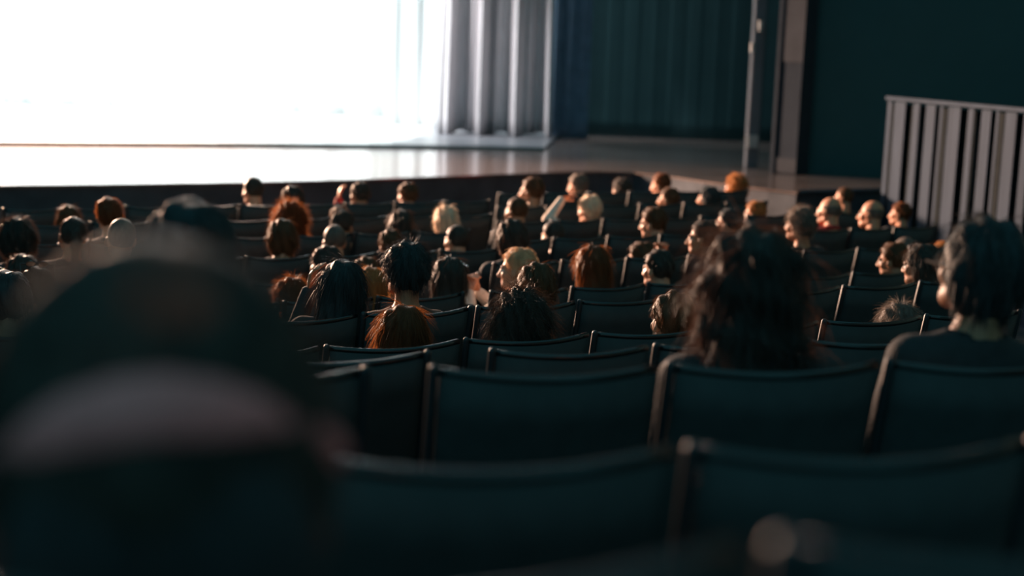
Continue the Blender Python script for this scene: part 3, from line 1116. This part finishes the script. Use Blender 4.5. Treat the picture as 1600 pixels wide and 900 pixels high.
# px, top py, row, hair, hair colour, skin, clothes, label, short name
people = [
    # front rows, left of the joint
    (395, 277, 1, 'crop', 'dark', 'fair', 'charcoal', 'man with cropped brown hair sitting tallest in the front row against the stage edge', 'tall cropped-haired man', dict(turn=20)),
    (457, 290, 2, 'cap_cut', 'dark', 'fair', 'black', 'person with smooth dark hair, low, beside and behind the tall cropped-haired man', 'low smooth-haired person', {}),
    (563, 284, 1, 'short', 'dark', 'warm', 'red', 'person in a reddish top with one hand raised to the shoulder in the front row', 'front-row person in the reddish top', dict(turn=20, arms='handup')),
    (637, 285, 1, 'cap_cut', 'brown', 'fair', 'charcoal', 'person with a brown bowl cut and pale neck in the front row', 'bowl-cut front-row person', dict(turn=20)),
    (630, 327, 3, 'long', 'dark', 'fair', 'black', 'woman with dark hair down her back behind the bowl-cut front-row person', 'dark-haired woman behind the bowl cut', {}),
    (110, 320, 2, 'bob', 'brown', 'fair', 'black', 'woman with a dark brown rounded bob two rows from the stage edge', 'woman with the rounded brown bob', {}),
    (169, 308, 3, 'cap_cut', 'red', 'fair', 'black', 'person whose rounded hair glows reddish at the rim beside the brown bob', 'red-rimmed round-haired person', {}),
    (30, 338, 4, 'fluffy', 'dark', 'fair', 'black', 'person with broad dark hair third back at the picture edge', 'broad dark-haired person', {}),
    (117, 338, 4, 'tail', 'dark', 'fair', 'black', 'woman with tied dark hair and a glinting earring below the brown bob', 'woman with the glinting earring', {}),
    (193, 341, 5, 'buzz', 'grey', 'fair', 'charcoal', 'small grey close-cropped head half hidden by the blurred big head', 'grey close-cropped person', {}),
    (37, 398, 5, 'bob', 'dark', 'fair', 'black', 'woman with a dark bob behind the broad dark-haired person', 'dark bobbed woman at the edge', {}),
    (8, 422, 7, 'cap_cut', 'black', 'fair', 'black', 'dark-haired person cut off by the picture edge', 'person cut off by the picture edge', {}),
    (62, 416, 6, 'short', 'dark', 'warm', 'grey', 'person with shining sunglasses pushed up on top of the head', 'person with sunglasses on the head', {}),
    (458, 313, 3, 'curly', 'red', 'fair', 'black', 'person with auburn curly hair behind the low smooth-haired person', 'auburn curly-haired person', dict(size=.84)),
    (444, 341, 4, 'bob', 'brown', 'fair', 'black', 'woman with a plain brown bob right behind the auburn curls', 'woman with the plain brown bob', {}),
    (529, 321, 2, 'short', 'brown', 'warm', 'black', 'brown-haired person mostly hidden by the man turning his face aside', 'half-hidden brown-haired person', {}),
    (541, 328, 3, 'short', 'dark', 'warm', 'black', 'dark-haired man turning his lit cheek towards the aisle', 'man turning his cheek', dict(turn=-50)),
    (524, 352, 4, 'buzz', 'grey', 'fair', 'charcoal', 'older man with pale grey cropped hair behind the man turning his cheek', 'grey cropped-haired older man', {}),
    (513, 382, 5, 'cap_cut', 'dark', 'warm', 'black', 'dark-haired person with a long lit neck behind the grey cropped man', 'long-necked dark-haired person', dict(turn=20)),
    (537, 403, 7, 'straight', 'black', 'warm', 'black', 'long-haired woman holding one open hand beside her face', 'woman with the raised open hand', dict(arms='handup', yaw=-20)),
    (458, 432, 6, 'messy', 'red', 'fair', 'black', 'short person with glowing ginger-rimmed hair alone between empty seats', 'ginger-rimmed short person', dict(size=.9)),
    (575, 400, 5, 'short', 'brown', 'fair', 'black', 'brown-haired head peeping over the long ginger hair', 'peeping brown-haired person', {}),
    (583, 416, 6, 'long', 'ginger', 'fair', 'black', 'woman with long ginger hair partly hidden by the black-haired man', 'ginger long-haired woman', dict(size=.86)),
    (610, 358, 4, 'cap_cut', 'brown', 'fair', 'black', 'person with rounded chestnut hair above the black-haired man', 'rounded chestnut-haired person', {}),
    (638, 375, 7, 'messy', 'black', 'warm', 'brown', 'black-haired man in sharp focus with loose hairs standing on his crown', 'sharp black-haired man', dict(size=1.02)),
    (700, 320, 3, 'bob', 'white', 'fair', 'charcoal', 'woman with a pale platinum bob left of the row joint', 'platinum-bobbed woman', {}),
    (715, 352, 4, 'crop', 'dark', 'fair', 'black', 'man with short dark hair and a lit ear behind the platinum bob', 'short-haired man behind the platinum bob', dict(turn=20)),
    (706, 400, 6, 'long', 'dark', 'fair', 'black', 'long dark-haired woman with a shiny hair clip beside the black-haired man', 'woman with the shiny hair clip', {}),
    (632, 475, 8, 'straight', 'red', 'fair', 'black', 'girl with long straight auburn hair low behind the black-haired man', 'girl with straight auburn hair', dict(size=.93)),
    (818, 447, 8, 'curly', 'dark', 'fair', 'black', 'woman with big frizzy dark curls and a reddish fringe of light', 'frizzy-haired woman', {}),
    (1056, 453, 8, 'cap_cut', 'brown', 'fair', 'white', 'person with a smooth brown cut half hidden by the big wavy-haired woman', 'half-hidden smooth brown cut', dict(size=.98)),
    (1408, 470, 8, 'messy', 'grey', 'fair', 'black', 'tousled wispy crown just showing over a seat top', 'wispy-crowned person', dict(size=.88)),
    # right of the joint
    (834, 276, 2, 'short', 'brown', 'warm', 'black', 'brown-haired man in profile nearest the row joint at the front', 'front profile man by the joint', dict(turn=35)),
    (902, 271, 1, 'short', 'grey', 'fair', 'black', 'pale-faced man in profile with greyish hair in the front row', 'pale profile man', dict(turn=35)),
    (970, 277, 1, 'bob', 'dark', 'warm', 'red', 'woman with full dark hair and a bare lit shoulder in the front row', 'bare-shouldered dark-haired woman', dict(turn=20)),
    (920, 304, 3, 'cap_cut', 'white', 'fair', 'white', 'white-haired person in a white shirt lifting an arm', 'white-shirted person', dict(arms='raise', turn=20)),
    (810, 308, 3, 'crop', 'brown', 'warm', 'black', 'man with short brown hair and a lit cheek beside the row joint', 'lit-cheeked man by the joint', dict(turn=20)),
    (801, 342, 5, 'bob', 'dark', 'fair', 'black', 'dark-bobbed woman behind the lit-cheeked man by the joint', 'dark-bobbed woman by the joint', {}),
    (863, 345, 4, 'crop', 'dark', 'fair', 'black', 'round cropped dark head with a lit left side before the white shirt', 'round cropped-headed man', dict(turn=20)),
    (818, 388, 6, 'short', 'blonde', 'fair', 'white', 'fair-haired person with hands clasped before the chin', 'person with clasped hands', dict(arms='clasp', turn=20, yaw=25)),
    (843, 408, 7, 'bob', 'brown', 'fair', 'black', 'woman with a brown bob right above the frizzy-haired woman', 'brown bob above the frizzy hair', {}),
    (928, 383, 6, 'long', 'red', 'fair', 'black', 'woman with long dark hair lit auburn on the crown and a glinting ear', 'auburn-crowned long-haired woman', {}),
    (1032, 270, 1, 'short', 'red', 'fair', 'black', 'reddish-haired person with a bright pale chin in the front row', 'reddish front-row person', dict(turn=35)),
    (1048, 292, 2, 'short', 'brown', 'warm', 'black', 'brown-haired person turned in profile right behind the bright pale chin', 'second-row brown profile', dict(turn=35)),
    (1020, 323, 4, 'short', 'brown', 'fair', 'black', 'person in profile with a white glint at the mouth, centre of a dark row', 'profile with the white glint', dict(turn=35)),
    (1110, 290, 2, 'bob', 'black', 'fair', 'black', 'black-haired woman showing a bright sliver of cheek', 'woman with the bright sliver of cheek', dict(turn=30)),
    (1152, 271, 1, 'fluffy', 'ginger', 'warm', 'red', 'person with bright ginger hair and a red collar at the stage edge', 'bright ginger-haired person', dict(turn=20, size=.92)),
    (1142, 325, 4, 'short', 'black', 'fair', 'black', 'black-haired person with a lit cheek above the wavy-haired woman', 'lit cheek above the wavy hair', dict(turn=35)),
    (1182, 314, 3, 'short', 'ginger', 'warm', 'black', 'dim ginger-rimmed profile below the bright ginger hair', 'dim ginger profile', dict(turn=35)),
    (1003, 378, 5, 'cap_cut', 'brown', 'warm', 'black', 'brown-haired person facing the stage with a brightly lit cheek and jaw', 'brightly lit jaw', dict(turn=30)),
    (1030, 390, 6, 'short', 'dark', 'fair', 'black', 'man with short dark hair and a pale cheek next to the wavy hair', 'short-haired man next to the wavy hair', dict(turn=20)),
    (1108, 345, 5, 'short', 'dark', 'warm', 'black', 'person behind the wavy hair joining both hands in front', 'person joining both hands', dict(arms='clasp', turn=20, yaw=25)),
    (1250, 322, 5, 'messy', 'grey', 'warm', 'black', 'grey tousle-haired person in profile left of the bald man', 'grey tousle-haired person', dict(turn=20)),
    (1299, 321, 4, 'bald', 'grey', 'warm', 'red', 'bald older man with a red collar in the side block', 'bald man with the red collar', dict(turn=20)),
    (1322, 292, 2, 'crop', 'brown', 'warm', 'black', 'brown-haired man in profile above the bald man', 'profile above the bald man', dict(turn=35)),
    (1364, 326, 4, 'bald', 'grey', 'warm', 'black', 'second balding man, in plain black, two heads along from the red collar', 'balding man in plain black', dict(turn=30)),
    (1410, 315, 3, 'short', 'red', 'warm', 'black', 'reddish-haired person last in the row before the slatted screen', 'last reddish-haired person', dict(turn=30)),
    (1396, 378, 6, 'short', 'brown', 'tan', 'black', 'dim brown-haired person with a lit hand low in the side block', 'dim person with the lit hand', dict(turn=30)),
    (1417, 370, 5, 'crop', 'grey', 'tan', 'black', 'faint greyish crown between two dim heads in the side block', 'faint greyish crown', {}),
    (1442, 381, 7, 'long', 'dark', 'tan', 'black', 'dim long-haired woman nearest the glinting spectacles', 'dim long-haired woman', dict(turn=20)),
    (1476, 376, 5, 'short', 'ginger', 'warm', 'black', 'small ginger-lit face just past the spectacled man', 'small ginger-lit face', dict(turn=35)),
    # near figures
    (297, 308, 10, 'short', 'black', 'fair', 'black', 'big blurred dark short-haired head two rows beyond the nearest head', 'big blurred short-haired person', dict(size=1.1)),
    (238, 402, 12, 'dome', 'dark', 'fair', 'charcoal', 'nearest, most blurred person with dark hair and a thick pinkish grey shawl collar', 'nearest blurred person', dict(size=.95, posture='hunch')),
    (1180, 354, 10, 'wavy', 'brownblack', 'fair', 'black', 'woman with long wavy dark hair, large and blurred, right of centre', 'big wavy-haired woman', dict(size=1.0)),
    (1548, 334, 10, 'bob', 'black', 'tan', 'charcoal', 'spectacled man with full black hair and a lit cheek at the picture edge', 'spectacled man', dict(turn=10, size=1.0)),
]
ROOTS = {}
plans = [plan(px, yt, row, st_, **kw) for (px, yt, row, st_, hc_, sk_, cl_, lab, sht, kw) in people]
for row in ROWS:
    mine = [d for d in plans if d['row'] == row]
    if mine:
        assign(mine)
for d, (px, yt, row, st_, hc_, sk_, cl_, lab, sht, kw) in zip(plans, people):
    ROOTS[sht] = person(d, sk_, cl_, hc_, lab, sht)


def on_head(short, name, me, label=None):
    root, P, R = ROOTS[short]
    o = link(name, me, root)
    o.matrix_local = Matrix.Translation(Vector(P['head'].t)) @ R.to_4x4()
    if label:
        o['label'] = label
    return o


def spectacles(short, name, label, dz=0.0, dy=0.0, tilt=0.0, lens=None):
    X = Matrix.Translation((0, dy, dz)) @ Matrix.Rotation(tilt, 4, 'X')
    bm = bmesh.new()
    lm = bmesh.new()
    for sx in (-1, 1):
        c = Vector((sx * .031, .104, -.008))
        vs, fs = tube([c + Vector((.023 * math.cos(q), 0, .020 * math.sin(q))) for q in np.linspace(0, 2 * PI, 17)], .0022, 5, False)
        bv = [bm.verts.new(v) for v in vs]
        for f in fs:
            bm.faces.new([bv[i] for i in f])
        bmesh.ops.create_cone(lm, cap_ends=True, segments=16, radius1=.022, radius2=.022, depth=.002, matrix=Matrix.Translation(c) @ Matrix.Rotation(PI / 2, 4, 'X'))
        box_bm(bm, *(sorted((sx * .054, sx * .083))), .096, .10, -.008, -.002)
        box_bm(bm, sx * .084 - .0015, sx * .084 + .0015, -.01, .10, -.008, -.002)
    box_bm(bm, -.009, .009, .104, .108, -.006, -.001)
    bm.transform(X)
    lm.transform(X)
    o = on_head(short, name, bm_mesh(name, bm, FRAMEM), label)
    link('lens', bm_mesh('lens', lm, lens or GLASS), o)


spectacles('spectacled man', 'spectacles', 'dark-framed spectacles')
spectacles('person with sunglasses on the head', 'sunglasses', 'shiny sunglasses pushed up', .075, -.045, .75, mat('mirror_lens', (.6, .6, .6), rough=.08, metal=1.0))
bm = bmesh.new()
bmesh.ops.create_uvsphere(bm, u_segments=10, v_segments=8, radius=.008, matrix=Matrix.Translation((-.088, -.004, -.062)))
on_head('woman with the glinting earring', 'earring', bm_mesh('earring', bm, LAMPHOUS), 'small metal earring')
bm = bmesh.new()
for k in range(3):
    box_bm(bm, .03 + .022 * k, .045 + .022 * k, -.09 - .004 * k, -.06, .10 - .012 * k, .112 - .012 * k, .003)
on_head('woman with the shiny hair clip', 'hair_clip', bm_mesh('hair_clip', bm, mat('clip_metal', (.7, .7, .7), rough=.25, metal=.8)), 'shiny three-piece hair clip')


def collar(short, m, r, h, z, label, rr=.03):
    root, P, R = ROOTS[short]
    path = [(r * math.cos(a), r * .9 * math.sin(a), 0) for a in np.linspace(0, 2 * PI, 25)]
    vs, fs = [], []
    for i in range(24):
        a = 2 * PI * i / 24
        for k in range(8):
            b = 2 * PI * k / 8
            q = r + rr * math.cos(b)
            vs.append((q * math.cos(a), q * .9 * math.sin(a) - .03, h * math.sin(b) + .02 * math.sin(a) * -1))
    for i in range(24):
        for k in range(8):
            fs.append((i * 8 + k, ((i + 1) % 24) * 8 + k, ((i + 1) % 24) * 8 + (k + 1) % 8, i * 8 + (k + 1) % 8))
    o = link('collar', mesh('collar', vs, fs, [m], True), root)
    t = P['head'].t
    o.location = (t[0], t[1] - .02, t[2] + z)
    o['label'] = label
    return o


# the nearest figure's shawl collar falls from the nape over both shoulders, the hood's cloth below it
root, P, R = ROOTS['nearest blurred person']
t = P['head'].t
pts = [np.array((x, -.150 + 6.5 * x * x, (.068 - 4.6 * x * x))) + t for x in np.linspace(-.128, .128, 13)]
prims = [cone(pts[i], .019, pts[i + 1], .019, .02) for i in range(12)]
ax3 = [axis([(t[0] - .3, t[0] + .3, .012)]), axis([(t[1] - .3, t[1] + .3, .012)]), axis([(t[2] - .45, t[2] + .15, .012)])]
o = link('shawl_collar', mesh('shawl_collar', *nets(field(prims, *ax3), *ax3), [mat('collar_wool', (0.85, 0.24, 0.23), rough=.9, spec=.2, bump=.3, scale=30)], True), root)
o['label'] = 'thick pinkish grey shawl collar'
prims = [ell(t + np.array((0, -.130, -.07)), (.118, .040, .13), .03), ell(t + np.array((0, -.10, -.26)), (.14, .085, .12), .04)]
link('hood', mesh('hood', *nets(field(prims, *ax3), *ax3), [CLOTH['black']], True), root)
collar('bright ginger-haired person', CLOTH['red'], .075, .022, -.15, 'red collar', .014)
collar('bald man with the red collar', CLOTH['red'], .075, .022, -.15, 'red collar', .014)

# ------------------------------------------------------------------ seat labels
ROWNAME = {1: 'front row', 2: 'second row', 3: 'third row', 4: 'fourth row', 5: 'fifth row', 6: 'sixth row', 7: 'seventh row', 8: 'eighth row', 9: 'ninth row', 10: 'tenth row', 11: 'eleventh row', 12: 'nearest row'}
for row in ROWS:
    qs = sorted((q for q in SEATS if q[0] == row), key=lambda q: q[2])
    occ = [i for i, q in enumerate(qs) if len(q) > 5]
    for i, q in enumerate(qs):
        if len(q) > 5:
            lab = 'dark theatre seat occupied by the ' + q[5]
        elif occ:
            j = min(occ, key=lambda k: (abs(k - i), k))
            side = 'right' if i > j else 'left'
            d = abs(i - j)
            where = 'just ' if d == 1 else ordinal(d) + ' seat '
            lab = 'empty dark theatre seat, %s%s of the %s' % (where, side, qs[j][5])
        else:
            lab = 'empty dark theatre seat, %s from the left end of the empty %s' % (ordinal(i + 1), ROWNAME[row])
        tag(q[4], lab, 'seat', 'dark theatre seats of the ' + ROWNAME[row])
